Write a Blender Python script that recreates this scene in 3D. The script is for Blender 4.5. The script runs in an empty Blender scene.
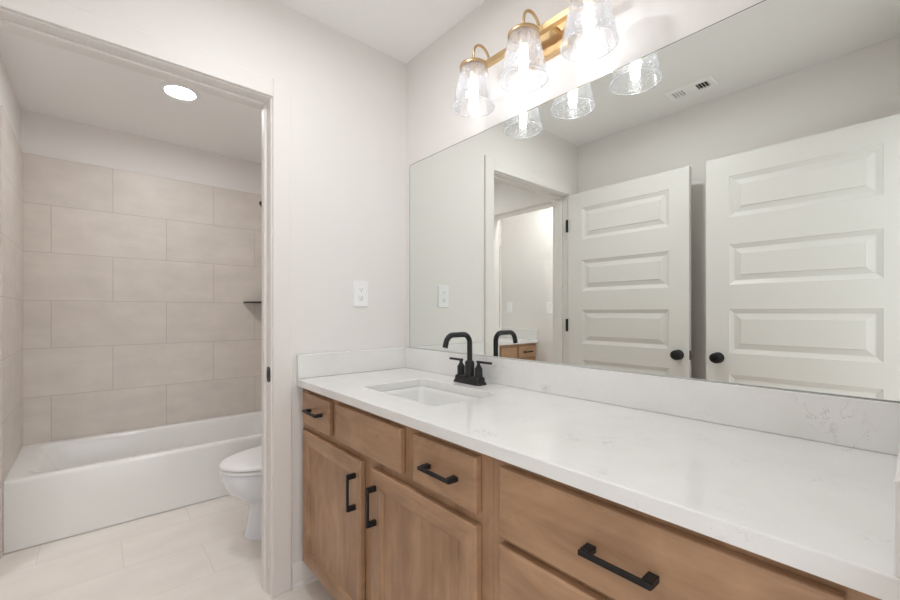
import bpy, bmesh, math, random
from mathutils import Vector, Matrix

C = bpy.context.scene.collection
S = bpy.context.scene
PI = math.pi

# ------------------------------------------------------------------ camera
cam_d = bpy.data.cameras.new('camera')
cam = bpy.data.objects.new('camera', cam_d); C.objects.link(cam)
cam_d.sensor_width = 36.0
cam_d.lens = 409.0 / 900 * 36
cam_d.shift_y = 12.06 / 900
cam_d.clip_start = 0.01
cam.location = (1.7404, -1.2109, 1.1618)
cam.rotation_euler = (PI/2, 0, math.radians(90 - 40.95))
S.camera = cam

# ------------------------------------------------------------------ world and exposure
w = bpy.data.worlds.new('daylight'); S.world = w; w.use_nodes = True
bg = w.node_tree.nodes['Background']
bg.inputs['Color'].default_value = (0.97, 0.985, 1.0, 1)
bg.inputs['Strength'].default_value = 1.0
S.view_settings.view_transform = 'Standard'
S.view_settings.look = 'None'
S.view_settings.gamma = 1.0
S.view_settings.use_curve_mapping = False
S.view_settings.exposure = 0.86
BULB = 8.5        # emission of the three bulbs of the vanity light
DOWN = 84.0        # emission of the recessed lights, real and added
S.cycles.max_bounces = 14
S.cycles.diffuse_bounces = 8
S.cycles.glossy_bounces = 8
S.cycles.transparent_max_bounces = 16

# ------------------------------------------------------------------ materials
def mat(name, col, rough=0.5, metal=0.0, spec=0.5, coat=0.0):
    m = bpy.data.materials.new(name); m.use_nodes = True
    b = m.node_tree.nodes['Principled BSDF']
    b.inputs['Base Color'].default_value = (*col, 1)
    b.inputs['Roughness'].default_value = rough
    b.inputs['Metallic'].default_value = metal
    b.inputs['Specular IOR Level'].default_value = spec
    b.inputs['Coat Weight'].default_value = coat
    return m

class NT:
    """small helper over a material's node tree"""
    def __init__(s, m): s.t = m.node_tree; s.b = s.t.nodes['Principled BSDF']
    def n(s, kind, **kw):
        x = s.t.nodes.new(kind)
        for k, v in kw.items():
            if k in x.inputs: x.inputs[k].default_value = v
            else: setattr(x, k, v)
        return x
    def l(s, a, b): s.t.links.new(a, b)
    def coord(s, swiz='xyz', off=(0, 0, 0), scale=(1, 1, 1)):
        tc = s.n('ShaderNodeTexCoord'); sp = s.n('ShaderNodeSeparateXYZ'); s.l(tc.outputs['Object'], sp.inputs[0])
        cb = s.n('ShaderNodeCombineXYZ')
        for i, a in enumerate(swiz):
            ma = s.n('ShaderNodeMath', operation='MULTIPLY_ADD')
            s.l(sp.outputs['xyz'.index(a)], ma.inputs[0]); ma.inputs[1].default_value = scale[i]; ma.inputs[2].default_value = off[i]
            s.l(ma.outputs[0], cb.inputs[i])
        return cb.outputs[0]
    def ramp(s, fac, stops):
        r = s.n('ShaderNodeValToRGB'); e = r.color_ramp.elements
        while len(e) < len(stops): e.new(0.5)
        for q, (p, c) in zip(e, stops): q.position = p; q.color = (*c, 1)
        s.l(fac, r.inputs[0]); return r.outputs[0]
    def bump(s, h, strength=0.2, dist=0.002):
        b = s.n('ShaderNodeBump'); b.inputs['Strength'].default_value = strength; b.inputs['Distance'].default_value = dist
        s.l(h, b.inputs['Height']); s.l(b.outputs[0], s.b.inputs['Normal'])

def paint(name, col, rough=0.55, bump=0.05):
    m = mat(name, col, rough, spec=0.3); t = NT(m)
    nz = t.n('ShaderNodeTexNoise', Scale=260.0, Detail=2.0); t.l(t.coord(), nz.inputs['Vector'])
    t.bump(nz.outputs['Fac'], bump, 0.001)
    return m

WALL = paint('warm_white_wall_paint', (0.825, 0.80, 0.78))
CEIL = paint('white_ceiling_paint', (0.91, 0.905, 0.90), 0.8)
TRIM = mat('satin_trim_paint', (0.825, 0.797, 0.772), 0.5, spec=0.25)
DOOR = mat('satin_door_paint', (0.78, 0.765, 0.74), 0.38)

def tile(name, swiz, off, c1, c2, grout, rough, w=0.6, h=0.3):
    m = mat(name, c1, rough); t = NT(m)
    v = t.coord(swiz, off)
    br = t.n('ShaderNodeTexBrick', offset=0.5, offset_frequency=2)
    br.inputs['Scale'].default_value = 1.0; br.inputs['Brick Width'].default_value = w; br.inputs['Row Height'].default_value = h
    br.inputs['Mortar Size'].default_value = 0.0022; br.inputs['Mortar Smooth'].default_value = 0.3; br.inputs['Bias'].default_value = 0.0
    br.inputs['Color1'].default_value = (0.25, 0.25, 0.25, 1); br.inputs['Color2'].default_value = (0.75, 0.75, 0.75, 1); br.inputs['Mortar'].default_value = (0.5, 0.5, 0.5, 1)
    t.l(v, br.inputs['Vector'])
    # streaky limestone look: noise stretched along the tile
    mp = t.n('ShaderNodeMapping'); mp.inputs['Scale'].default_value = (2.6, 11.0, 1.0); t.l(v, mp.inputs['Vector'])
    ad = t.n('ShaderNodeVectorMath', operation='ADD'); t.l(mp.outputs[0], ad.inputs[0])
    sc = t.n('ShaderNodeVectorMath', operation='SCALE'); t.l(br.outputs['Color'], sc.inputs[0]); sc.inputs['Scale'].default_value = 23.0
    t.l(sc.outputs[0], ad.inputs[1])
    n1 = t.n('ShaderNodeTexNoise', Scale=1.0, Detail=5.0, Roughness=0.6); t.l(ad.outputs[0], n1.inputs['Vector'])
    n2 = t.n('ShaderNodeTexNoise', Scale=6.0, Detail=6.0, Roughness=0.6); t.l(v, n2.inputs['Vector'])
    mx = t.n('ShaderNodeMath', operation='ADD'); t.l(n1.outputs['Fac'], mx.inputs[0]); t.l(n2.outputs['Fac'], mx.inputs[1])
    m2 = t.n('ShaderNodeMath', operation='MULTIPLY_ADD'); t.l(br.outputs['Color'], m2.inputs[0]); m2.inputs[1].default_value = 0.22; t.l(mx.outputs[0], m2.inputs[2])
    hv = t.n('ShaderNodeMath', operation='MULTIPLY'); t.l(m2.outputs[0], hv.inputs[0]); hv.inputs[1].default_value = 0.46
    col = t.ramp(hv.outputs[0], [(0.30, c2), (0.72, c1)])
    mixn = t.n('ShaderNodeMix', data_type='RGBA'); t.l(br.outputs['Fac'], mixn.inputs[0])
    t.l(col, mixn.inputs[6]); mixn.inputs[7].default_value = (*grout, 1)
    t.l(mixn.outputs[2], t.b.inputs['Base Color'])
    inv = t.n('ShaderNodeMath', operation='SUBTRACT'); inv.inputs[0].default_value = 1.0; t.l(br.outputs['Fac'], inv.inputs[1])
    t.bump(inv.outputs[0], 0.4, 0.001)
    return m
TC1, TC2, TG = (0.78, 0.725, 0.67), (0.63, 0.58, 0.53), (0.54, 0.495, 0.455)
TILE_BACK = tile('greige_wall_tile_back', 'yzx', (0.820, -0.035, 0), TC1, TC2, TG, 0.42)
TILE_SIDE = tile('greige_wall_tile_side', 'xzy', (1.852, -0.035, 0), TC1, TC2, TG, 0.42)
FLOOR = tile('beige_floor_tile', 'yxz', (0.807, 0.93, 0), (0.87, 0.825, 0.775), (0.76, 0.71, 0.66), (0.72, 0.67, 0.62), 0.4, 0.61, 0.305)

def quartz():
    m = mat('white_veined_quartz', (0.75, 0.74, 0.72), 0.16); t = NT(m)
    v = t.coord()
    n0 = t.n('ShaderNodeTexNoise', Scale=5.0, Detail=6.0, Roughness=0.65); t.l(v, n0.inputs['Vector'])
    ad = t.n('ShaderNodeVectorMath', operation='MULTIPLY_ADD'); t.l(n0.outputs['Color'], ad.inputs[0]); ad.inputs[1].default_value = (0.35, 0.35, 0.35); t.l(v, ad.inputs[2])
    n1 = t.n('ShaderNodeTexNoise', Scale=6.5, Detail=3.0, Roughness=0.5); t.l(ad.outputs[0], n1.inputs['Vector'])
    d = t.n('ShaderNodeMath', operation='SUBTRACT'); t.l(n1.outputs['Fac'], d.inputs[0]); d.inputs[1].default_value = 0.5
    a = t.n('ShaderNodeMath', operation='ABSOLUTE'); t.l(d.outputs[0], a.inputs[0])
    vein = t.ramp(a.outputs[0], [(0.0, (1, 1, 1)), (0.007, (0, 0, 0))])
    n2 = t.n('ShaderNodeTexNoise', Scale=9.0, Detail=2.0); t.l(v, n2.inputs['Vector'])
    gate = t.ramp(n2.outputs['Fac'], [(0.52, (0, 0, 0)), (0.68, (1, 1, 1))])
    mu = t.n('ShaderNodeMath', operation='MULTIPLY'); t.l(vein, mu.inputs[0]); t.l(gate, mu.inputs[1])
    mu2 = t.n('ShaderNodeMath', operation='MULTIPLY'); t.l(mu.outputs[0], mu2.inputs[0]); mu2.inputs[1].default_value = 0.6
    base = t.ramp(n0.outputs['Fac'], [(0.3, (0.78, 0.775, 0.76)), (0.7, (0.85, 0.845, 0.835))])
    mx = t.n('ShaderNodeMix', data_type='RGBA'); t.l(mu2.outputs[0], mx.inputs[0]); t.l(base, mx.inputs[6]); mx.inputs[7].default_value = (0.42, 0.41, 0.40, 1)
    t.l(mx.outputs[2], t.b.inputs['Base Color'])
    return m
QUARTZ = quartz()

def wood(name, axis, ca=(0.50, 0.305, 0.18), cb=(0.255, 0.14, 0.075)):
    m = mat(name, ca, 0.38); t = NT(m)
    lo, hi = 1.6, 34.0
    scale = (lo, 9.0, hi) if axis == 'x' else (hi, 9.0, lo)
    v = t.coord('xyz', (0, 0, 0), scale)
    oi = t.n('ShaderNodeObjectInfo'); mm = t.n('ShaderNodeMath', operation='MULTIPLY'); t.l(oi.outputs['Random'], mm.inputs[0]); mm.inputs[1].default_value = 37.0
    ad = t.n('ShaderNodeVectorMath', operation='ADD'); t.l(v, ad.inputs[0]); t.l(mm.outputs[0], ad.inputs[1])
    n1 = t.n('ShaderNodeTexNoise', Scale=1.0, Detail=6.0, Roughness=0.62, Distortion=0.6); t.l(ad.outputs[0], n1.inputs['Vector'])
    # broad cloudy figure of stained maple
    v2 = t.coord('xyz', (3, 1, 2), (2.0, 2.0, 5.0) if axis == 'x' else (5.0, 2.0, 2.0))
    n2 = t.n('ShaderNodeTexNoise', Scale=2.0, Detail=4.0, Roughness=0.6, Distortion=0.8); t.l(v2, n2.inputs['Vector'])
    s1 = t.n('ShaderNodeMath', operation='MULTIPLY_ADD'); t.l(n2.outputs['Fac'], s1.inputs[0]); s1.inputs[1].default_value = 0.9
    m1 = t.n('ShaderNodeMath', operation='MULTIPLY'); t.l(n1.outputs['Fac'], m1.inputs[0]); m1.inputs[1].default_value = 0.45; t.l(m1.outputs[0], s1.inputs[2])
    col = t.ramp(s1.outputs[0], [(0.42, cb), (0.9, ca)])
    # small dark flecks and knots
    vo = t.n('ShaderNodeTexVoronoi', Scale=1.0); v3 = t.coord('xyz', (0, 0, 0), (4.0, 9.0, 14.0) if axis == 'x' else (14.0, 9.0, 4.0)); t.l(v3, vo.inputs['Vector'])
    fl = t.ramp(vo.outputs['Distance'], [(0.03, (1, 1, 1)), (0.07, (0, 0, 0))])
    mu = t.n('ShaderNodeMath', operation='MULTIPLY'); t.l(fl, mu.inputs[0]); mu.inputs[1].default_value = 0.35
    mx = t.n('ShaderNodeMix', data_type='RGBA'); t.l(mu.outputs[0], mx.inputs[0]); t.l(col, mx.inputs[6]); mx.inputs[7].default_value = (0.10, 0.055, 0.03, 1)
    t.l(mx.outputs[2], t.b.inputs['Base Color'])
    t.bump(n1.outputs['Fac'], 0.06, 0.001)
    return m
WOOD_V = wood('maple_wood_upright_grain', 'z')
WOOD_H = wood('maple_wood_level_grain', 'x')

BLACK = mat('matte_black_metal', (0.010, 0.010, 0.0105), 0.45, 0.0, 0.35)
BRONZE = mat('dark_oil_rubbed_metal', (0.03, 0.03, 0.031), 0.33, 0.6)
BRASS = mat('brushed_brass', (0.64, 0.46, 0.25), 0.38, 1.0)
PORCELAIN = mat('white_porcelain', (0.80, 0.825, 0.87), 0.12, coat=0.4)
ACRYLIC = mat('white_tub_enamel', (0.87, 0.87, 0.855), 0.16, coat=0.3)
SINKW = mat('white_sink_china', (0.82, 0.82, 0.81), 0.15, coat=0.3)
PLASTIC = mat('white_plastic', (0.90, 0.90, 0.91), 0.3)
DARK = mat('dark_slot', (0.03, 0.03, 0.03), 0.7)
GREYSLOT = mat('grey_outlet_slot', (0.25, 0.24, 0.25), 0.6)
VENTM = mat('white_register_enamel', (0.93, 0.93, 0.92), 0.35)
CHROME = mat('polished_chrome', (0.8, 0.8, 0.8), 0.08, 1.0)
CAULK = mat('caulk_line', (0.36, 0.31, 0.27), 0.8)
MIRROR = mat('silvered_mirror', (0.855, 0.885, 0.855), 0.0, 1.0)
MEDGE = mat('mirror_edge', (0.20, 0.22, 0.21), 0.25, 0.6)

def emis(name, col, strength):
    m = bpy.data.materials.new(name); m.use_nodes = True
    n = m.node_tree.nodes; n.clear()
    e = n.new('ShaderNodeEmission'); e.inputs[0].default_value = (*col, 1); e.inputs[1].default_value = strength
    o = n.new('ShaderNodeOutputMaterial'); m.node_tree.links.new(e.outputs[0], o.inputs[0])
    return m
GLOW = emis('bulb_glow', (0.96, 0.98, 1.0), BULB)
DISC = emis('recessed_light_glow', (0.98, 0.985, 1.0), DOWN)
DISC2 = emis('added_vanity_light_glow', (0.98, 0.985, 1.0), DOWN*1.02)  # glow of the added, unseen vanity room light

def seeded_glass():
    m = bpy.data.materials.new('seeded_clear_glass'); m.use_nodes = True
    t = m.node_tree; n = t.nodes; n.clear()
    tr = n.new('ShaderNodeBsdfTransparent'); tr.inputs[0].default_value = (0.995, 0.995, 1.0, 1)
    gl = n.new('ShaderNodeBsdfGlossy'); gl.inputs['Roughness'].default_value = 0.04
    tc = n.new('ShaderNodeTexCoord')
    vo = n.new('ShaderNodeTexVoronoi'); vo.inputs['Scale'].default_value = 120.0; t.links.new(tc.outputs['Object'], vo.inputs['Vector'])
    nz = n.new('ShaderNodeTexNoise'); nz.inputs['Scale'].default_value = 26.0; nz.inputs['Detail'].default_value = 3.0; t.links.new(tc.outputs['Object'], nz.inputs['Vector'])
    bm = n.new('ShaderNodeBump'); bm.inputs['Strength'].default_value = 0.12; bm.inputs['Distance'].default_value = 0.003
    ad = n.new('ShaderNodeMath'); ad.operation = 'ADD'; t.links.new(vo.outputs['Distance'], ad.inputs[0]); t.links.new(nz.outputs['Fac'], ad.inputs[1])
    t.links.new(ad.outputs[0], bm.inputs['Height']); t.links.new(bm.outputs[0], gl.inputs['Normal'])
    fr = n.new('ShaderNodeFresnel'); fr.inputs['IOR'].default_value = 1.5; pass
    mx = n.new('ShaderNodeMixShader'); fm = n.new('ShaderNodeMath'); fm.operation = 'MULTIPLY'; fm.inputs[1].default_value = 0.55; t.links.new(fr.outputs[0], fm.inputs[0]); t.links.new(fm.outputs[0], mx.inputs[0]); t.links.new(tr.outputs[0], mx.inputs[1]); t.links.new(gl.outputs[0], mx.inputs[2])
    # seeds: tiny bubbles that scatter light
    rp = n.new('ShaderNodeValToRGB'); rp.color_ramp.elements[0].position = 0.10; rp.color_ramp.elements[0].color = (1, 1, 1, 1)
    rp.color_ramp.elements[1].position = 0.34; rp.color_ramp.elements[1].color = (0, 0, 0, 1); t.links.new(vo.outputs['Distance'], rp.inputs[0])
    g2 = n.new('ShaderNodeValToRGB'); g2.color_ramp.elements[0].position = 0.38; g2.color_ramp.elements[1].position = 0.68; t.links.new(nz.outputs['Fac'], g2.inputs[0])
    mu = n.new('ShaderNodeMath'); mu.operation = 'MULTIPLY'; t.links.new(rp.outputs[0], mu.inputs[0]); t.links.new(g2.outputs[0], mu.inputs[1])
    m3 = n.new('ShaderNodeMath'); m3.operation = 'MULTIPLY_ADD'; t.links.new(mu.outputs[0], m3.inputs[0]); m3.inputs[1].default_value = 0.55; m3.inputs[2].default_value = 0.06
    df = n.new('ShaderNodeBsdfTranslucent'); df.inputs[0].default_value = (0.95, 0.96, 1.0, 1)
    m2 = n.new('ShaderNodeMixShader'); t.links.new(m3.outputs[0], m2.inputs[0]); t.links.new(mx.outputs[0], m2.inputs[1]); t.links.new(df.outputs[0], m2.inputs[2])
    o = n.new('ShaderNodeOutputMaterial'); t.links.new(m2.outputs[0], o.inputs[0])
    return m
GLASS = seeded_glass()
def polished_edge():
    m = bpy.data.materials.new('polished_glass_rim'); m.use_nodes = True
    t = m.node_tree; n = t.nodes; n.clear()
    a = n.new('ShaderNodeBsdfTransparent'); b = n.new('ShaderNodeBsdfTranslucent'); c = n.new('ShaderNodeBsdfGlossy'); c.inputs['Roughness'].default_value = 0.15
    b.inputs[0].default_value = (0.95, 0.97, 1.0, 1)
    m1 = n.new('ShaderNodeMixShader'); m1.inputs[0].default_value = 0.5; t.links.new(b.outputs[0], m1.inputs[1]); t.links.new(c.outputs[0], m1.inputs[2])
    m2 = n.new('ShaderNodeMixShader'); m2.inputs[0].default_value = 0.55; t.links.new(a.outputs[0], m2.inputs[1]); t.links.new(m1.outputs[0], m2.inputs[2])
    o = n.new('ShaderNodeOutputMaterial'); t.links.new(m2.outputs[0], o.inputs[0])
    return m
RIM = polished_edge()
BULBGLASS = None

# ------------------------------------------------------------------ building helpers
TR = {}
def link(name, me, m=None, parent=None, loc=None):
    o = bpy.data.objects.new(name, me); C.objects.link(o)
    if m is not None: me.materials.append(m)
    if parent is not None:
        o.parent = parent; o.location = -TR.get(parent, Vector((0, 0, 0)))
    return o
def thing(name, label, cat, loc):
    o = bpy.data.objects.new(name, None); C.objects.link(o); o.location = loc; o.empty_display_size = 0.05
    o['label'] = label; o['category'] = cat; TR[o] = Vector(loc); return o
def tag(o, label, cat, group=None):
    o['label'] = label; o['category'] = cat
    if group: o['group'] = group
    return o
def structure(o): o['kind'] = 'structure'; return o

class MB:
    def __init__(s): s.bm = bmesh.new()
    def box(s, x0, x1, y0, y1, z0, z1):
        v = [s.bm.verts.new((x, y, z)) for x in (x0, x1) for y in (y0, y1) for z in (z0, z1)]
        for f in ((0,1,3,2), (4,6,7,5), (0,4,5,1), (2,3,7,6), (0,2,6,4), (1,5,7,3)): s.bm.faces.new([v[i] for i in f])
        return s
    def loft(s, rings, cap0=True, cap1=True, closed=True):
        R = [[s.bm.verts.new(p) for p in r] for r in rings]
        n = len(R[0])
        for a, b in zip(R, R[1:]):
            for i in range(n if closed else n - 1):
                j = (i + 1) % n
                s.bm.faces.new((a[i], a[j], b[j], b[i]))
        if cap0: s.bm.faces.new(list(reversed(R[0])))
        if cap1: s.bm.faces.new(R[-1])
        return s
    def lathe(s, prof, cx=0, cy=0, n=40, axis='z', cz=0, cap0=True, cap1=True):
        rings = []
        for r, h in prof:
            ring = []
            for i in range(n):
                a = 2*PI*i/n; u, v = r*math.cos(a), r*math.sin(a)
                ring.append({'z': (cx+u, cy+v, cz+h), 'y': (cx+u, cy+h, cz+v), 'x': (cx+h, cy+u, cz+v)}[axis])
            rings.append(ring)
        return s.loft(rings, cap0, cap1)
    def tube(s, pts, r, n=14, r1=None):
        pts = [Vector(p) for p in pts]; rings = []; up = None
        for i, p in enumerate(pts):
            d = (pts[min(i+1, len(pts)-1)] - pts[max(i-1, 0)]).normalized()
            if up is None: up = d.orthogonal().normalized()
            else: up = (up - d*up.dot(d)).normalized()
            q = d.cross(up); rr = r if r1 is None else r + (r1-r)*i/(len(pts)-1)
            rings.append([p + (up*math.cos(2*PI*k/n) + q*math.sin(2*PI*k/n))*rr for k in range(n)])
        return s.loft(rings)
    def rects(s, x0, x1, z0, z1, rings, back=None, y=0.0, cap=True):
        """concentric rectangles in the xz plane; rings = [(inset, y offset)]; back = y of the flat back"""
        R = []
        if back is not None: R.append([(x0, back, z0), (x1, back, z0), (x1, back, z1), (x0, back, z1)])
        for i, d in rings: R.append([(x0+i, y+d, z0+i), (x1-i, y+d, z0+i), (x1-i, y+d, z1-i), (x0+i, y+d, z1-i)])
        return s.loft(R, back is not None, cap)
    def prism(s, poly, axis, a, b):
        """polygon (two coords) extruded along an axis"""
        f = {'x': lambda p, t: (t, p[0], p[1]), 'y': lambda p, t: (p[0], t, p[1]), 'z': lambda p, t: (p[0], p[1], t)}[axis]
        return s.loft([[f(p, a) for p in poly], [f(p, b) for p in poly]])
    def build(s, name, m, parent=None, bevel=0.0, seg=2, smooth=None):
        bmesh.ops.recalc_face_normals(s.bm, faces=s.bm.faces)
        me = bpy.data.meshes.new(name); s.bm.to_mesh(me); s.bm.free()
        o = link(name, me, m, parent)
        if smooth is not None:
            me.polygons.foreach_set('use_smooth', [True]*len(me.polygons))
            me.set_sharp_from_angle(angle=math.radians(smooth))
        if bevel:
            b = o.modifiers.new('bevel', 'BEVEL'); b.width = bevel; b.segments = seg; b.limit_method = 'ANGLE'; b.angle_limit = math.radians(40)
        return o

def rrect(x0, x1, y0, y1, z, r, k=6):
    """rounded rectangle ring in the xy plane"""
    out = []
    for cx, cy, a0 in ((x1-r, y1-r, 0), (x0+r, y1-r, PI/2), (x0+r, y0+r, PI), (x1-r, y0+r, 1.5*PI)):
        for i in range(k+1):
            a = a0 + PI/2*i/k
            out.append((cx + r*math.cos(a), cy + r*math.sin(a), z))
    return out

# ------------------------------------------------------------------ room shell
H = 2.44; HT = 2.40; XW = 1.747; YB = -1.62; T = 0.12
JY0, JY1, HD = -1.490, -0.670, 2.033          # clear doorway in the end wall
structure(MB().box(-2.1, 4.2, -2.5, 0.12, -0.1, 0.0).build('floor', FLOOR))
structure(MB().box(-T/2, XW+T, YB-T, 0.12, H, H+0.1).build('ceiling', CEIL))
structure(MB().box(-1.98, -T, -1.553-T/2, 0.10, HT, HT+0.1).build('ceiling_tub', CEIL))
structure(MB().box(-0.0, XW+T, 0.0, T, 0, H).build('wall_right', WALL))
structure(MB().box(-T, 0, JY1+0.019, T, 0, H).box(-T, 0, YB-T, JY0-0.019, 0, H).box(-T, 0, JY0-0.019, JY1+0.019, HD+0.019, H).build('wall_back', WALL))
structure(MB().box(0, XW+T, YB-T, YB, 0, H).build('wall_left', WALL))
DY0, DY1 = -1.475, -0.68                        # doorway the photograph is taken from
structure(MB().box(XW, XW+T, DY1, 0.0, 0, H).box(XW, XW+T, YB, DY0, 0, H).box(XW, XW+T, DY0, DY1, 2.04, H).build('wall_front', WALL))
# tub room walls and tile
structure(MB().box(-1.98, -1.862, -1.553-T, 0.10, 0, HT).build('wall_tub_back', WALL))
QX0, QX1 = -0.86, -0.178                        # doorway to the second vanity room
structure(MB().box(-1.862, QX0-0.019, -1.553-T, -1.553, 0, H).box(QX1+0.019, -T, -1.553-T, -1.553, 0, H).box(QX0-0.019, QX1+0.019, -1.553-T, -1.553, HD+0.019, H).build('wall_tub_left', WALL))
structure(MB().box(-1.862, -T, -0.009, 0.10, 0, HT).build('wall_tub_right', WALL))
structure(MB().box(-1.862, -1.852, -1.5525, -0.0095, 0.346, 2.135).build('wall_tub_tile_back', TILE_BACK))
structure(MB().box(-1.8515, -1.10, -1.553, -1.543, 0.346, 2.135).build('wall_tub_tile_left', TILE_SIDE))
structure(MB().box(-1.8515, -1.10, -0.019, -0.0092, 0.346, 2.135).build('wall_tub_tile_right', TILE_SIDE))
structure(MB().box(-1.139, -1.10, -1.553, -1.5435, 0, 0.346).build('wall_tub_tile_end', TILE_SIDE))
# second vanity room beyond the tub room
structure(MB().box(-1.46, 0.9, -2.25-T, -2.25, 0, H).build('wall_end', WALL))
structure(MB().box(-1.46, -1.35, -2.25, -1.553-T, 0, H).build('wall_side', WALL))
structure(MB().box(-1.46, 0.9, -2.37, -1.674, H+0.001, H+0.1).build('ceiling_end', CEIL))

# door linings, stops and casings
def casing_flat(b, x0, x1, ya, yb, ztop, cw=0.076, inner=0.006):
    """flat casing legs and head on a wall plane x = const around an opening ya..yb"""
    b.box(x0, x1, yb+inner, yb+inner+cw, 0, ztop+inner+cw)
    b.box(x0, x1, ya-inner-cw, ya-inner, 0, ztop+inner+cw)
    b.box(x0, x1, ya-inner, yb+inner, ztop+inner, ztop+inner+cw)
b = MB()
b.box(-T, 0.0, JY1, JY1+0.019, 0, HD+0.019).box(-T, 0.0, JY0-0.019, JY0, 0, HD+0.019).box(-T, 0.0, JY0, JY1, HD, HD+0.019)
jamb = structure(b.build('trim_1', TRIM, bevel=0.0015))
b = MB()                                       # stop bead the door closes against
b.box(-0.084, -0.046, JY1-0.011, JY1, 0, HD).box(-0.084, -0.046, JY0, JY0+0.011, 0, HD).box(-0.084, -0.046, JY0+0.011, JY1-0.011, HD-0.011, HD)
structure(b.build('trim_2', TRIM, bevel=0.003, seg=3))
b = MB(); casing_flat(b, 0.0, 0.012, JY0, JY1, HD); structure(b.build('trim_3', TRIM, bevel=0.004, seg=4))
b = MB(); casing_flat(b, -T-0.018, -T, JY0, JY1, HD, 0.05); structure(b.build('trim_4', TRIM, bevel=0.003, seg=3))
b = MB()                                       # lining and casings of the second doorway
b.box(QX0-0.019, QX0, -1.553-T, -1.553, 0, HD).box(QX1, QX1+0.019, -1.553-T, -1.553, 0, HD).box(QX0-0.019, QX1+0.019, -1.553-T, -1.553, HD, HD+0.019)
b.box(QX0-0.07, QX0-0.006, -1.553, -1.539, 0, HD+0.07).box(QX1+0.006, -T-0.019, -1.553, -1.539, 0, HD+0.07).box(QX0-0.006, QX1+0.006, -1.553, -1.539, HD+0.006, HD+0.07)
structure(b.build('trim_5', TRIM, bevel=0.002))
b = MB()
b.box(XW, XW+T, DY1-0.019, DY1-0.0005, 0, 2.039).box(XW, XW+T, DY0+0.0005, DY0+0.019, 0, 2.039).box(XW, XW+T, DY0+0.019, DY1-0.019, 2.02, 2.039)
structure(b.build('trim_6', TRIM))

def base_x(b, x, sx, y0, y1):                   # board on a wall plane x, standing out by sx
    b.prism([(x, 0), (x+sx*0.024, 0), (x+sx*0.022, 0.010), (x+sx*0.014, 0.018), (x+sx*0.013, 0.088), (x+sx*0.006, 0.10), (x, 0.10)], 'y', y0, y1)
b = MB(); base_x(b, 0.0, 1, JY1+0.083, -0.001); structure(b.build('baseboard_back', TRIM, smooth=30))
b = MB(); b.box(0.001, 0.93, YB, YB+0.013, 0, 0.10); structure(b.build('baseboard_left', TRIM, bevel=0.003))
b = MB(); base_x(b, -T, -1, -0.58, -0.0095); structure(b.build('baseboard_tub', TRIM, smooth=30))

# strike plate on the latch side lining
tp = thing('strike_plate', 'small black metal strike plate set in the white doorway edge', 'strike plate', (-0.022, JY1, 0.905))
def roundz(w, h, r, y, cx, cz, k=5):
    return [(p[0], y, p[1]) for p in [(q[0], q[1]) for q in rrect(cx-w/2, cx+w/2, cz-h/2, cz+h/2, 0, r, k)]]
MB().loft([roundz(0.040, 0.064, 0.019, JY1, -0.0225, 0.905), roundz(0.040, 0.064, 0.019, JY1-0.0025, -0.0225, 0.905)]).build('plate', BRONZE, tp)
MB().box(-0.032, -0.019, JY1-0.0032, JY1-0.0025, 0.893, 0.917).build('latch_hole', DARK, tp)

# ------------------------------------------------------------------ five panel doors, standing open along the left wall
PZ = [(0.215, 0.455), (0.575, 0.818), (0.935, 1.178), (1.313, 1.535), (1.685, 1.913)]
def door_leaf(x0, x1, yf, name):
    """leaf lies in the xz plane, face at yf towards +y, 35 mm thick"""
    z0, z1, st, th = 0.012, 2.027, 0.112, 0.035
    b = MB()
    edges = sorted([z0, z1] + [z for p in PZ for z in p])
    for face, sg in ((yf, -1), (yf-th, 1)):
        b.bm.faces.new([b.bm.verts.new(p) for p in ((x0, face, z0), (x0+st, face, z0), (x0+st, face, z1), (x0, face, z1))])
        b.bm.faces.new([b.bm.verts.new(p) for p in ((x1-st, face, z0), (x1, face, z0), (x1, face, z1), (x1-st, face, z1))])
        for a, c in zip(edges[0::2], edges[1::2]):
            b.bm.faces.new([b.bm.verts.new(p) for p in ((x0+st, face, a), (x1-st, face, a), (x1-st, face, c), (x0+st, face, c))])
        for a, c in PZ:
            b.rects(x0+st, x1-st, a, c, [(0, 0), (0.002, sg*0.0025), (0.021, sg*0.0115), (0.025, sg*0.0125), (0.027, sg*0.0120), (0.053, sg*0.0055), (0.0545, sg*0.001)], None, face)
    for f in (((x0, z0), (x1, z0)), ((x1, z0), (x1, z1)), ((x1, z1), (x0, z1)), ((x0, z1), (x0, z0))):
        (xa, za), (xb, zb) = f
        b.bm.faces.new([b.bm.verts.new(p) for p in ((xa, yf, za), (xb, yf, zb), (xb, yf-th, zb), (xa, yf-th, za))])
    bmesh.ops.remove_doubles(b.bm, verts=b.bm.verts, dist=1e-5)
    return structure(b.build(name, DOOR))
def knob(x, yf, z, parent, sg=1):
    b = MB()
    prof = [(0.031, 0.0), (0.031, 0.004), (0.027, 0.008), (0.013, 0.011), (0.010, 0.020), (0.011, 0.026)]
    rings = []
    for r, h in prof: rings.append([(x+r*math.cos(2*PI*i/32), yf+sg*h, z+r*math.sin(2*PI*i/32)) for i in range(32)])
    for k in range(1, 12):                     # egg shaped grip, wider than tall
        a = PI*k/12; rr = math.sin(a); h = 0.024 + 0.015*(1-math.cos(a))
        rings.append([(x+0.0335*rr*math.cos(2*PI*i/32)+0.0, yf+sg*h, z+0.0295*rr*math.sin(2*PI*i/32)) for i in range(32)])
    b.loft(rings)
    return b.build('door_knob', BLACK, parent, smooth=50)
YF = -1.455
d1 = door_leaf(0.022, 0.840, YF, 'door_1')
knob(0.782, YF, 0.905, d1); knob(0.782, YF-0.035, 0.905, d1, -1)
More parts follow.
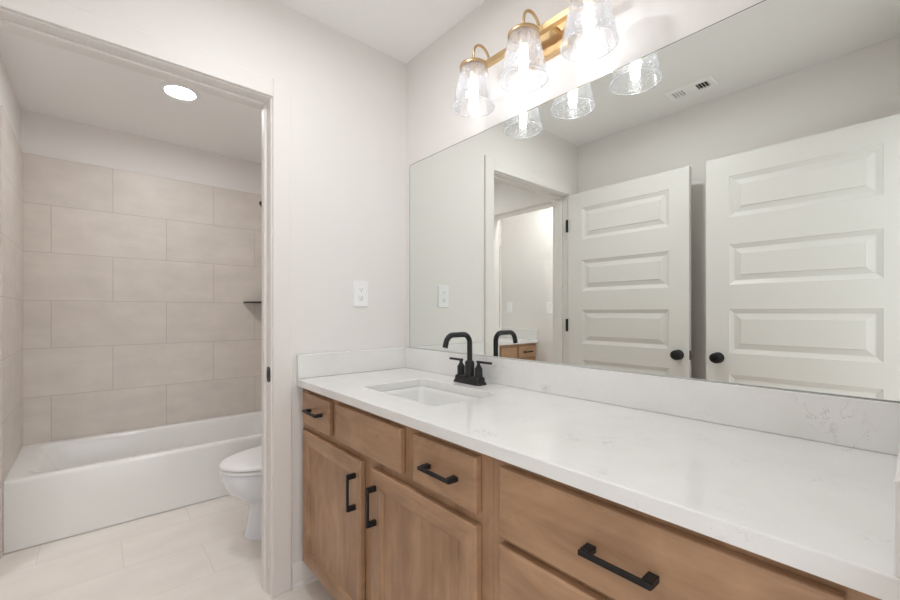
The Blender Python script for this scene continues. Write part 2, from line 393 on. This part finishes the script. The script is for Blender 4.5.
MB().box(0.840, 0.8415, YF-0.030, YF-0.005, 0.877, 0.933).build('latch_plate', BRONZE, d1)
d2 = door_leaf(0.930, 1.742, YF+0.002, 'door_2')
knob(0.990, YF+0.002, 0.905, d2); knob(0.990, YF-0.033, 0.905, d2, -1)
MB().box(0.9285, 0.930, YF-0.028, YF-0.003, 0.877, 0.933).build('latch_plate', BRONZE, d2)
for z in (0.27, 1.065, 1.80):
    MB().lathe([(0.0075, -0.046), (0.0075, 0.046)], 0.0165, JY0+0.040, 16, 'z', z).box(-0.0005, 0.016, JY0+0.0325, JY0+0.0345, z-0.045, z+0.045).build('hinge', BLACK, d1, smooth=40)

# ------------------------------------------------------------------ bathtub
def tub():
    x0, x1, y0, y1, zr = -1.8515, -1.138, -1.5428, -0.0192, 0.345
    t = thing('bathtub', 'white alcove bathtub with a plain straight apron', 'bathtub', ((x0+x1)/2, (y0+y1)/2, 0))
    k = 8
    def ring(i, z, r): return rrect(x0, x1-i, y0, y1, z, 0.002, k)
    def inn(fr, bk, l, rr, z, r): return rrect(x0+bk, x1-fr, y0+l, y1-rr, z, r, k)
    R = [ring(0.0, 0.004, 0.003), ring(0.0, 0.325, 0.003), ring(0.003, 0.336, 0.005), ring(0.010, 0.343, 0.010), ring(0.018, 0.345, 0.016),
         inn(0.062, 0.045, 0.07, 0.12, 0.345, 0.07), inn(0.068, 0.052, 0.08, 0.127, 0.342, 0.075), inn(0.075, 0.058, 0.09, 0.133, 0.333, 0.08),
         inn(0.082, 0.066, 0.115, 0.138, 0.30, 0.085), inn(0.10, 0.085, 0.19, 0.15, 0.16, 0.10), inn(0.115, 0.10, 0.24, 0.165, 0.085, 0.11), inn(0.15, 0.135, 0.29, 0.20, 0.058, 0.10), inn(0.25, 0.23, 0.5, 0.4, 0.05, 0.08)]
    MB().loft(R, True, True).build('tub_shell', ACRYLIC, t, smooth=50)
    b = MB(); b.lathe([(0.028, 0), (0.028, 0.004), (0.022, 0.006)], -1.49, -0.32, 24, 'z', 0.053); b.build('drain', BRONZE, t, smooth=40)
tub()

# ------------------------------------------------------------------ toilet (faces away from the tub room's right wall)
def egg(cx, yb, yf, hw, z, n=48, sharp=1.0):
    """ring with a rounded front at yf (towards -y), squarer back at yb"""
    out = []; ym = yf + (yb-yf)*0.56
    for i in range(n):
        a = 2*PI*i/n; c, s = math.cos(a), math.sin(a)
        if s < 0: out.append((cx + hw*c, ym + (ym-yf)*s, z))
        else:
            e = 0.62
            out.append((cx + hw*math.copysign(abs(c)**e, c) if abs(c) > 1e-9 else cx, ym + (yb-ym)*abs(s)**e, z))
    return out
def toilet():
    cx = -0.545; yw = -0.022
    t = thing('toilet', 'white two piece toilet with its elongated bowl facing the doorway side', 'toilet', (cx, -0.38, 0))
    R = [egg(cx, -0.16, -0.632, 0.118, 0.0), egg(cx, -0.16, -0.634, 0.120, 0.012), egg(cx, -0.17, -0.622, 0.112, 0.035), egg(cx, -0.17, -0.612, 0.104, 0.10),
         egg(cx, -0.17, -0.606, 0.104, 0.155), egg(cx, -0.17, -0.622, 0.118, 0.185), egg(cx, -0.18, -0.668, 0.146, 0.215), egg(cx, -0.19, -0.706, 0.168, 0.25), egg(cx, -0.20, -0.727, 0.180, 0.29),
         egg(cx, -0.21, -0.736, 0.186, 0.325), egg(cx, -0.21, -0.736, 0.186, 0.350), egg(cx, -0.21, -0.732, 0.182, 0.358)]
    MB().loft(R).box(cx-0.11, cx+0.11, -0.24, yw-0.02, 0.24, 0.352).build('bowl', PORCELAIN, t, smooth=40)
    MB().loft([egg(cx, -0.245, -0.734, 0.181, 0.360), egg(cx, -0.245, -0.741, 0.188, 0.364), egg(cx, -0.245, -0.741, 0.188, 0.374), egg(cx, -0.245, -0.735, 0.182, 0.378)]).build('seat', PLASTIC, t, smooth=40)
    MB().loft([egg(cx, -0.245, -0.734, 0.181, 0.384), egg(cx, -0.245, -0.743, 0.190, 0.387), egg(cx, -0.245, -0.741, 0.188, 0.395), egg(cx, -0.25, -0.725, 0.173, 0.403), egg(cx, -0.27, -0.66, 0.12, 0.408), egg(cx, -0.35, -0.56, 0.04, 0.410)]).build('lid', PLASTIC, t, smooth=60)
    for sx in (-0.075, 0.075): MB().box(cx+sx-0.02, cx+sx+0.02, -0.243, -0.205, 0.353, 0.385).build('lid_hinge', PLASTIC, t, bevel=0.004)
    MB().loft([rrect(cx-0.19, cx+0.19, -0.20, yw, 0.353, 0.035), rrect(cx-0.21, cx+0.21, -0.212, yw, 0.68, 0.035)]).build('tank', PORCELAIN, t, smooth=40)
    MB().loft([rrect(cx-0.215, cx+0.215, -0.218, yw, 0.681, 0.03), rrect(cx-0.222, cx+0.222, -0.224, yw, 0.69, 0.03), rrect(cx-0.222, cx+0.222, -0.224, yw, 0.71, 0.03), rrect(cx-0.212, cx+0.212, -0.215, yw, 0.718, 0.03)]).build('tank_lid', PORCELAIN, t, smooth=40)
    MB().lathe([(0.014, 0), (0.014, -0.012), (0.010, -0.016)], cx-0.15, -0.211, 20, 'y', 0.63).box(cx-0.155, cx-0.075, -0.236, -0.225, 0.624, 0.636).build('flush_handle', CHROME, t, bevel=0.002)
toilet()

# corner shelf and shower head in the tub corner
sh = MB(); cxn, cyn = -1.8515, -0.0195
arc = [(cxn, cyn), (cxn, cyn-0.285)] + [(cxn + 0.24*math.sin(a)**1.15, cyn-0.285*math.cos(a)**1.15) for a in [PI/2*i/10 for i in range(1, 10)]] + [(cxn+0.24, cyn)]
sh.prism(arc, 'z', 1.236, 1.246)
tag(sh.build('corner_shelf', BLACK, bevel=0.001), 'thin black triangular shelf in the tiled tub corner', 'shelf')
ts = thing('shower_head', 'black shower head high above the tub, peeking past the door frame', 'shower head', (-1.495, -0.0195, 2.05))
MB().lathe([(0.03, 0), (0.03, -0.006), (0.014, -0.012)], -1.495, -0.0195, 24, 'y', 2.06).build('flange', BLACK, ts, smooth=40)
MB().tube([(-1.495, -0.028, 2.06), (-1.495, -0.115, 2.058), (-1.495, -0.175, 2.035), (-1.495, -0.215, 1.998)], 0.009).build('shower_arm', BLACK, ts, smooth=40)
b = MB(); R = []
ax = Vector((0, -0.62, -0.78)).normalized(); e1 = Vector((1, 0, 0)); e2 = ax.cross(e1)
for r, h in ((0.012, 0), (0.016, 0.02), (0.040, 0.04), (0.046, 0.05), (0.046, 0.06), (0.042, 0.062)):
    R.append([Vector((-1.495, -0.213, 2.000)) + ax*h + (e1*math.cos(2*PI*i/28) + e2*math.sin(2*PI*i/28))*r for i in range(28)])
b.loft(R).build('spray_face', BLACK, ts, smooth=40)

# recessed lights; those outside the tub room are added for brightness
def downlight(cx, cy, z, label, m=None):
    t = thing('recessed_light', label, 'ceiling light', (cx, cy, z))
    n = 48
    prof = [(0.098, 0.0), (0.098, -0.004), (0.092, -0.008), (0.074, -0.010), (0.068, -0.003)]
    MB().lathe(prof, cx, cy, n, 'z', z, True, False).build('trim_ring', PLASTIC, t, smooth=40)
    MB().lathe([(0.0682, -0.0028), (0.0682, -0.0055)], cx, cy, n, 'z', z).build('lens', m or DISC, t)
downlight(-0.985, -0.850, HT, 'round recessed ceiling light over the tub')
downlight(0.72, -0.76, H, 'added unseen recessed ceiling light brightening the vanity room', DISC2)  # added out of view as general fill for the vanity room
downlight(-0.45, -1.84, H+0.001, 'added unseen recessed ceiling light brightening the far vanity room')  # added lamp, hidden from view, lifts the far room

# ------------------------------------------------------------------ vanity cabinets
FF, FB, FD = -0.536, -0.5385, -0.557           # face frame, back of fronts, front of fronts
CT = 0.849                                      # underside of the worktop
def carcass(x0, x1, root, ends=()):
    b = MB()
    b.box(x0, x0+0.016, FF+0.019, -0.004, 0.10, CT-0.001).box(x1-0.016, x1, FF+0.019, -0.004, 0.10, CT-0.001)
    b.box(x0+0.016, x1-0.016, FF+0.019, -0.012, 0.10, 0.116).box(x0+0.016, x1-0.016, -0.012, -0.004, 0.10, CT-0.001)
    b.build('body', WOOD_V, root)
def front_slab(name, x0, x1, z0, z1, m, root):
    return MB().rects(x0, x1, z0, z1, [(0, 0.0045), (0.0012, 0.002), (0.004, 0.0008), (0.0055, 0.0), (0.02, 0.0)], FB, FD).build(name, m, root)
def front_door(name, x0, x1, z0, z1, root):
    """frame and recessed panel door: two stiles, two rails, panel"""
    st = 0.062
    d = MB().rects(x0+st-0.006, x1-st+0.006, z0+st-0.006, z1-st+0.006, [(0, 0.0095), (0.02, 0.0095)], FB, FD).build(name, WOOD_V, root)
    prof = lambda: None
    out = [(0, 0.0045), (0.0012, 0.002), (0.004, 0.0008), (0.0055, 0.0)]
    inn = [(st-0.010, 0.0), (st-0.008, 0.003), (st-0.003, 0.004), (st, 0.0095)]
    def mitre(which):
        b = MB(); rg = out + inn
        def pt(i, dy):
            q = [(x0+i, z0+i), (x1-i, z0+i), (x1-i, z1-i), (x0+i, z1-i)]
            a, c = {'b': (0, 1), 'r': (1, 2), 't': (2, 3), 'l': (3, 0)}[which]
            return (q[a][0], FD+dy, q[a][1]), (q[c][0], FD+dy, q[c][1])
        rows = [((lambda p: ((p[0][0], FB, p[0][2]), (p[1][0], FB, p[1][2])))(pt(0, 0)))] + [pt(i, dy) for i, dy in rg]
        last = pt(st, 0); rows.append(((last[0][0], FB, last[0][2]), (last[1][0], FB, last[1][2])))
        b.loft([[r[0] for r in rows], [r[1] for r in rows]])
        return b
    for wch in 'lr': mitre(wch).build('stile', WOOD_V, d)
    for wch in 'tb': mitre(wch).build('rail', WOOD_H, d)
    return d
def pull(cx, cz, root, vert=False, L=0.122):
    """flat bar pull on two square feet"""
    b = MB(); h = L/2
    def bx(u0, u1, w, y0, y1):
        if vert: b.box(cx-w, cx+w, y0, y1, cz+u0, cz+u1)
        else: b.box(cx+u0, cx+u1, y0, y1, cz-w, cz+w)
    bx(-h, h, 0.0046, FD-0.032, FD-0.0245)
    bx(-h, -h+0.017, 0.0058, FD-0.0245, FD-0.0002); bx(h-0.017, h, 0.0058, FD-0.0245, FD-0.0002)
    return b.build('handle', BLACK, root, bevel=0.0012)
def faceframe(x0, x1, root): 
    return MB().box(x0, x1, FF, FF+0.019, 0.10, CT-0.001).build('face_frame', WOOD_V, root)

ZT0, ZT1, ZD0, ZD1 = 0.700, 0.829, 0.122, 0.672
XS = 1.112
v1 = thing('sink_cabinet', 'brown maple sink cabinet with two doors, left of the wide drawer cabinet', 'cabinet', (XS/2, -0.28, 0.0))
carcass(0.001, XS-0.0005, v1); faceframe(0.001, XS-0.0005, v1)
MB().box(0.026, XS-0.0005, -0.470, -0.455, 0.001, 0.0995).build('toe_kick', WOOD_H, v1)
dr = front_slab('drawer', 0.045, 0.299, ZT0, ZT1, WOOD_H, v1); pull(0.186, 0.768, dr)
front_slab('false_front', 0.356, 0.768, ZT0, ZT1, WOOD_H, v1)
dr = front_slab('drawer', 0.829, 1.075, ZT0, ZT1, WOOD_H, v1); pull(0.956, 0.763, dr)
dd = front_door('door', 0.045, 0.538, ZD0, ZD1, v1); pull(0.505, 0.566, dd, True)
dd = front_door('door', 0.607, 1.076, ZD0, ZD1, v1); pull(0.636, 0.566, dd, True)

v2 = thing('drawer_cabinet', 'brown maple cabinet of wide drawers nearest the camera', 'cabinet', ((XS+XW)/2, -0.28, 0.0))
carcass(XS+0.0005, 1.712, v2); faceframe(XS+0.0005, XW-0.002, v2)
MB().box(XS+0.0005, XW-0.002, -0.470, -0.455, 0.001, 0.0995).build('toe_kick', WOOD_H, v2)
for z0, z1 in ((0.680, ZT1), (0.408, 0.663), (0.122, 0.391)):
    dr = front_slab('drawer', 1.145, 1.682, z0, z1, WOOD_H, v2); pull(1.4165, (z0+z1)/2 - 0.003, dr)

# worktop with a rectangular cut-out
WX0, WX1, WY0, WY1, WZ0, WZ1 = 0.0015, 1.7450, -0.567, -0.001, 0.849, 0.879
SX0, SX1, SY0, SY1 = 0.350, 0.785, -0.444, -0.158
def worktop():
    bm = bmesh.new()
    hole = rrect(SX0, SX1, SY0, SY1, 0, 0.022, 6)
    layers = {}
    for z in (WZ0, WZ1):
        o = [bm.verts.new((x, y, z)) for x, y in ((WX0, WY0), (WX1, WY0), (WX1, WY1), (WX0, WY1))]
        i = [bm.verts.new((p[0], p[1], z)) for p in hole]
        es = [bm.edges.new((l[k], l[(k+1) % len(l)])) for l in (o, i) for k in range(len(l))]
        bmesh.ops.triangle_fill(bm, edges=es, use_beauty=True, use_dissolve=False)
        layers[z] = (o, i)
    for q in (0, 1):
        a, c = layers[WZ0][q], layers[WZ1][q]
        for k in range(len(a)): bm.faces.new((a[k], a[(k+1) % len(a)], c[(k+1) % len(a)], c[k]))
    s = MB(); s.bm.free(); s.bm = bm
    return s.build('countertop', QUARTZ, bevel=0.0025, seg=2)
tag(worktop(), 'long white quartz worktop with faint veins and a sink cut-out', 'countertop')
tag(MB().box(0.0225, 1.7205, -0.021, -0.001, 0.8795, 0.982).build('backsplash', QUARTZ, bevel=0.0015), 'long low quartz backsplash under the mirror', 'backsplash')
tag(MB().box(0.0015, 0.0215, -0.566, -0.001, 0.8795, 0.982).build('side_splash', QUARTZ, bevel=0.003), 'short quartz side splash on the wall below the outlet', 'backsplash')
tag(MB().box(1.7213, 1.7453, -0.566, -0.001, 0.8795, 0.982).build('side_splash', QUARTZ, bevel=0.0015), 'short quartz side splash at the right edge of the photo', 'backsplash')

# undermount sink
def sink():
    t = thing('sink', 'white rectangular undermount sink in the worktop', 'sink', ((SX0+SX1)/2, (SY0+SY1)/2, 0.72))
    def g(i, z, r): return rrect(SX0-i, SX1+i, SY0-i, SY1+i, z, r, 8)
    R = [g(0.024, 0.8488, 0.04), g(0.004, 0.8488, 0.024), g(-0.001, 0.846, 0.026), g(-0.005, 0.83, 0.030), g(-0.013, 0.745, 0.045), g(-0.022, 0.723, 0.055), g(-0.045, 0.709, 0.06), g(-0.09, 0.703, 0.045), g(-0.12, 0.701, 0.018)]
    R2 = [g(0.024, 0.843, 0.04), g(0.006, 0.838, 0.04), g(-0.003, 0.745, 0.05), g(-0.025, 0.706, 0.06), g(-0.09, 0.690, 0.05)]
    MB().loft(list(reversed(R2)) + R, True, True).build('basin', SINKW, t, smooth=60)
    MB().lathe([(0.024, 0), (0.024, 0.003), (0.018, 0.004), (0.016, 0.002)], (SX0+SX1)/2, -0.30, 24, 'z', 0.7015).build('drain', BRONZE, t, smooth=40)
sink()

# faucet
def faucet():
    cx, cy, z = 0.560, -0.083, 0.8793
    t = thing('faucet', 'dark two handle centerset faucet behind the sink', 'faucet', (cx, cy, z))
    def stad(L, W, zz): return rrect(cx-L/2, cx+L/2, cy-W/2, cy+W/2, zz, min(W/2*0.55, W/2-0.001), 6)
    MB().loft([stad(0.152, 0.054, z), stad(0.152, 0.054, z+0.005), stad(0.142, 0.046, z+0.011), stad(0.138, 0.043, z+0.026), stad(0.134, 0.039, z+0.028)]).build('base_plate', BRONZE, t, smooth=35)
    pts = [(cx, cy, z+0.085)]
    r = 0.034; zt = 1.0735
    pts.append((cx, cy, zt-r))
    for i in range(1, 9): a = PI/2*i/8; pts.append((cx, cy - r + r*math.cos(a), zt-r + r*math.sin(a)))
    y2 = cy-0.108; r2 = 0.036
    for i in range(0, 8): a = 1.30*i/7; pts.append((cx, y2 + r2 - 0.016 - r2*math.sin(a), zt - r2 + r2*math.cos(a)))
    lx, ly, lz = pts[-1]; d = Vector((0, -math.cos(1.30), -math.sin(1.30)))
    pts.append((cx, ly + d.y*0.022, lz + d.z*0.022))
    MB().tube(pts, 0.0105, 18).build('spout', BRONZE, t, smooth=45)
    MB().lathe([(0.0185, z+0.026), (0.0185, z+0.083), (0.016, z+0.087), (0.0125, z+0.090)], cx, cy, 32, 'z').build('spout_collar', BRONZE, t, smooth=35)
    for s in (-1, 1):
        hx = cx + s*0.0505
        h = MB().lathe([(0.018, z+0.026), (0.018, z+0.030), (0.0155, z+0.032), (0.0155, z+0.062), (0.008, z+0.074), (0.0065, z+0.078), (0.0065, z+0.086)], hx, cy, 28, 'z').build('faucet_handle', BRONZE, t, smooth=35)
        MB().box(min(hx-s*0.008, hx+s*0.068), max(hx-s*0.008, hx+s*0.068), cy-0.0055, cy+0.0055, z+0.084, z+0.093).build('lever', BRONZE, h, bevel=0.002)
faucet()

# mirror
mt = thing('mirror', 'large frameless wall mirror above the worktop', 'mirror', (0.86, -0.001, 0.984))
MB().box(0.0385, 1.7205, -0.0055, -0.0008, 0.9835, 1.9055).build('mirror_backing', MEDGE, mt)
bm_ = MB(); bm_.rects(0.041, 1.7205, 0.9835, 1.9035, [(0.0, 0.0), (0.002, -0.0008), (0.004, -0.0008)], None, -0.0056); bm_.build('mirror_glass', MIRROR, mt)

# three light vanity fixture
def vanity_light():
    xs = [0.652, 0.8865, 1.121]; ys = -0.150; zb = 2.118; yb = -0.068
    t = thing('vanity_light', 'brass bar wall light with three clear glass shades', 'wall light', (xs[1], 0.0, zb))
    MB().rects(xs[1]-0.085, xs[1]+0.085, 2.052, 2.175, [(0, -0.018), (0.003, -0.0215), (0.006, -0.022)], -0.0005, 0.0).build('backplate', BRASS, t)
    MB().box(xs[0]-0.012, xs[2]+0.012, yb-0.010, yb+0.010, zb-0.011, zb+0.011).build('bar', BRASS, t, bevel=0.0015)
    for sx in (-0.045, 0.045): MB().lathe([(0.007, -0.022), (0.007, yb+0.010)], xs[1]+sx, 0, 18, 'y', zb).build('standoff', BRASS, t, smooth=40)
    for x in xs:
        zc = 2.070                               # top of the glass
        pts = [(x, yb, zb+0.010)]
        ra = (yb - ys)/2; zs = zb + 0.006
        pts.append((x, yb, zs))
        for i in range(1, 16): a = PI*i/16; pts.append((x, (yb+ys)/2 + ra*math.cos(a), zs + ra*1.0*math.sin(a)))
        pts += [(x, ys, zs), (x, ys, zc+0.002)]
        MB().tube(pts, 0.0048, 12).build('arm', BRASS, t, smooth=40)
        MB().lathe([(0.010, 0.010), (0.016, 0.006), (0.0505, 0.005), (0.0525, 0.002), (0.0525, -0.005), (0.0515, -0.005)], x, ys, 44, 'z', zc, True, False).build('cap', BRASS, t, smooth=35)
        MB().lathe([(0.020, 0.003), (0.020, -0.038), (0.016, -0.040)], x, ys, 28, 'z', zc).build('socket', BRASS, t, smooth=35)
        g = MB().lathe([(0.0490, 0.0), (0.0502, -0.004), (0.0520, -0.016), (0.0790, -0.1490), (0.0768, -0.1490), (0.0498, -0.016), (0.0480, -0.004), (0.0468, 0.0)], x, ys, 64, 'z', zc, False, False)
        g = g.build('shade', GLASS, t, smooth=60)
        q = MB(); q.tube([(x + 0.0779*math.cos(2*PI*i/64), ys + 0.0779*math.sin(2*PI*i/64), zc-0.1495) for i in range(65)], 0.0017, 8); q.build('rim', RIM, g, smooth=60)
        MB().lathe([(0.0115, -0.040), (0.0135, -0.048), (0.0145, -0.056), (0.0145, -0.126), (0.0115, -0.138), (0.005, -0.144)], x, ys, 20, 'z', zc).build('bulb', GLOW, t, smooth=50)
vanity_light()

# outlet on the end wall, and plates in the far room
def outlet():
    yc, zc = -0.262, 1.249
    t = thing('outlet', 'white double power outlet with test buttons on the wall by the mirror', 'outlet', (0.0, yc, zc))
    def rr(w, h, r, x, dz=0): return [(x, q[0], q[1]) for q in rrect(yc-w/2, yc+w/2, zc+dz-h/2, zc+dz+h/2, 0, r, 4)]
    MB().loft([rr(0.076, 0.124, 0.005, 0.0005), rr(0.076, 0.124, 0.005, 0.003), rr(0.070, 0.118, 0.004, 0.0062)]).build('plate', PLASTIC, t, smooth=30)
    MB().loft([rr(0.034, 0.068, 0.002, 0.0062), rr(0.034, 0.068, 0.002, 0.0072), rr(0.032, 0.066, 0.002, 0.0078)]).build('receptacle', PLASTIC, t, smooth=30)
    for dz in (0.021, -0.021):
        for dy, h in ((-0.0065, 0.0075), (0.0065, 0.009)): MB().box(0.0078, 0.0081, yc+dy-0.0012, yc+dy+0.0012, zc+dz+0.002-h/2, zc+dz+0.002+h/2).build('slot', GREYSLOT, t)
        MB().lathe([(0.0028, 0.0078), (0.0028, 0.0081)], 0, yc, 12, 'x', zc+dz-0.0085).build('ground_hole', GREYSLOT, t)
    for dz in (0.004, -0.004): MB().box(0.0078, 0.0086, yc-0.0075, yc+0.0075, zc+dz-0.0028, zc+dz+0.0028).build('button', PLASTIC, t, bevel=0.0004)
    for dz in (0.048, -0.048): MB().lathe([(0.003, 0.0062), (0.003, 0.0069)], 0, yc, 12, 'x', zc+dz).build('screw', PLASTIC, t)
outlet()
def switch_plate(x, z, label, rocker=True):
    y = -2.25
    t = thing('switch_plate', label, 'switch', (x, y, z))
    MB().rects(x-0.036, x+0.036, z-0.058, z+0.058, [(0, 0.003), (0.003, 0.006), (0.005, 0.006)], y+0.0005, y).build('plate', PLASTIC, t)
    MB().rects(x-0.016, x+0.016, z-0.033, z+0.033, [(0, 0.0075), (0.002, 0.009), (0.004, 0.009)], y+0.006, y).build('rocker', PLASTIC, t)
switch_plate(-1.232, 1.215, 'small white wall plate above the far vanity, seen in the mirror')
switch_plate(-0.707, 1.205, 'small white switch plate beside the far vanity, seen in the mirror')

# ceiling register
def register():
    x0, x1, y0, y1 = 0.748, 1.000, -1.442, -1.308
    t = thing('ceiling_vent', 'white ceiling air vent reflected at the top of the mirror', 'vent', ((x0+x1)/2, (y0+y1)/2, H))
    z = H
    b = MB(); R = lambda i, zz: [(x0+i, y0+i, zz), (x1-i, y0+i, zz), (x1-i, y1-i, zz), (x0+i, y1-i, zz)]
    b.loft([R(0, z-0.0005), R(0.001, z-0.004), R(0.012, z-0.008), R(0.030, z-0.009), R(0.030, z-0.001)], False, False); b.build('frame', VENTM, t)
    MB().box(x0+0.028, x1-0.028, y0+0.028, y1-0.028, z-0.0015, z-0.0006).build('duct_opening', DARK, t)
    MB().box(x0+0.092, x1-0.092, y0+0.030, y1-0.030, z-0.008, z-0.0045).build('center_panel', VENTM, t)
    for a in (x0+0.030, x1-0.092):
        for k in range(4):
            xx = a + 0.006 + k*0.0155
            sg = -1 if a < x0+0.05 else 1
            MB().prism([(xx, z-0.002), (xx+0.0015, z-0.002), (xx+0.0015+sg*0.006, z-0.0085), (xx+sg*0.006, z-0.0085)], 'y', y0+0.030, y1-0.030).build('louver', VENTM, t)
register()

# ------------------------------------------------------------------ far vanity, seen through both doorways in the mirror
def far_vanity():
    xf, xw, yw, y1 = -0.850, -1.349, -2.2495, -1.6745
    t = thing('far_cabinet', 'brown maple cabinet in the far room, seen in the mirror', 'cabinet', ((xf+xw)/2, (yw+y1)/2, 0))
    f0 = xf - 0.027
    MB().box(xw, f0, yw, y1, 0.10, 0.848).box(xw, f0-0.07, yw, y1, 0.001, 0.10).build('body', WOOD_V, t)
    def fr(name, ya, yb, z0, z1, m):
        q = lambda i, x: [(x, ya+i, z0+i), (x, yb-i, z0+i), (x, yb-i, z1-i), (x, ya+i, z1-i)]
        return MB().loft([q(0, f0), q(0, f0+0.008), q(0.010, f0+0.019)]).build(name, m, t)
    for z0, z1 in ((0.70, 0.828), (0.54, 0.68), (0.33, 0.52), (0.12, 0.31)):
        d = fr('drawer', yw+0.025, yw+0.295, z0, z1, WOOD_H)
        MB().box(f0+0.040, f0+0.047, yw+0.10, yw+0.22, (z0+z1)/2-0.006, (z0+z1)/2+0.006).box(f0+0.0195, f0+0.04, yw+0.10, yw+0.115, (z0+z1)/2-0.006, (z0+z1)/2+0.006).box(f0+0.0195, f0+0.04, yw+0.205, yw+0.22, (z0+z1)/2-0.006, (z0+z1)/2+0.006).build('handle', BLACK, d)
    fr('false_front', yw+0.325, y1-0.02, 0.70, 0.828, WOOD_H); fr('door', yw+0.325, y1-0.02, 0.12, 0.68, WOOD_V)
    tag(MB().box(xw, xf, yw, y1, 0.8485, 0.879).build('countertop', QUARTZ, bevel=0.002), 'white quartz worktop of the far vanity, seen in the mirror', 'countertop')
    tag(MB().box(xw+0.001, xf, yw+0.0005, yw+0.020, 0.8795, 0.980).build('side_splash', QUARTZ, bevel=0.002), 'white side splash of the far vanity, seen in the mirror', 'backsplash')
    m = thing('far_mirror', 'mirror edge beside the far vanity, seen in the large mirror', 'mirror', (xw, -1.9, 0.99))
    MB().box(xw+0.0003, xw+0.005, yw+0.03, y1-0.01, 0.985, 1.90).build('mirror_backing', MEDGE, m)
    b = MB(); b.bm.faces.new([b.bm.verts.new(p) for p in ((xw+0.0055, yw+0.03, 0.985), (xw+0.0055, y1-0.01, 0.985), (xw+0.0055, y1-0.01, 1.90), (xw+0.0055, yw+0.03, 1.90))]); b.build('mirror_glass', MIRROR, m)
far_vanity()
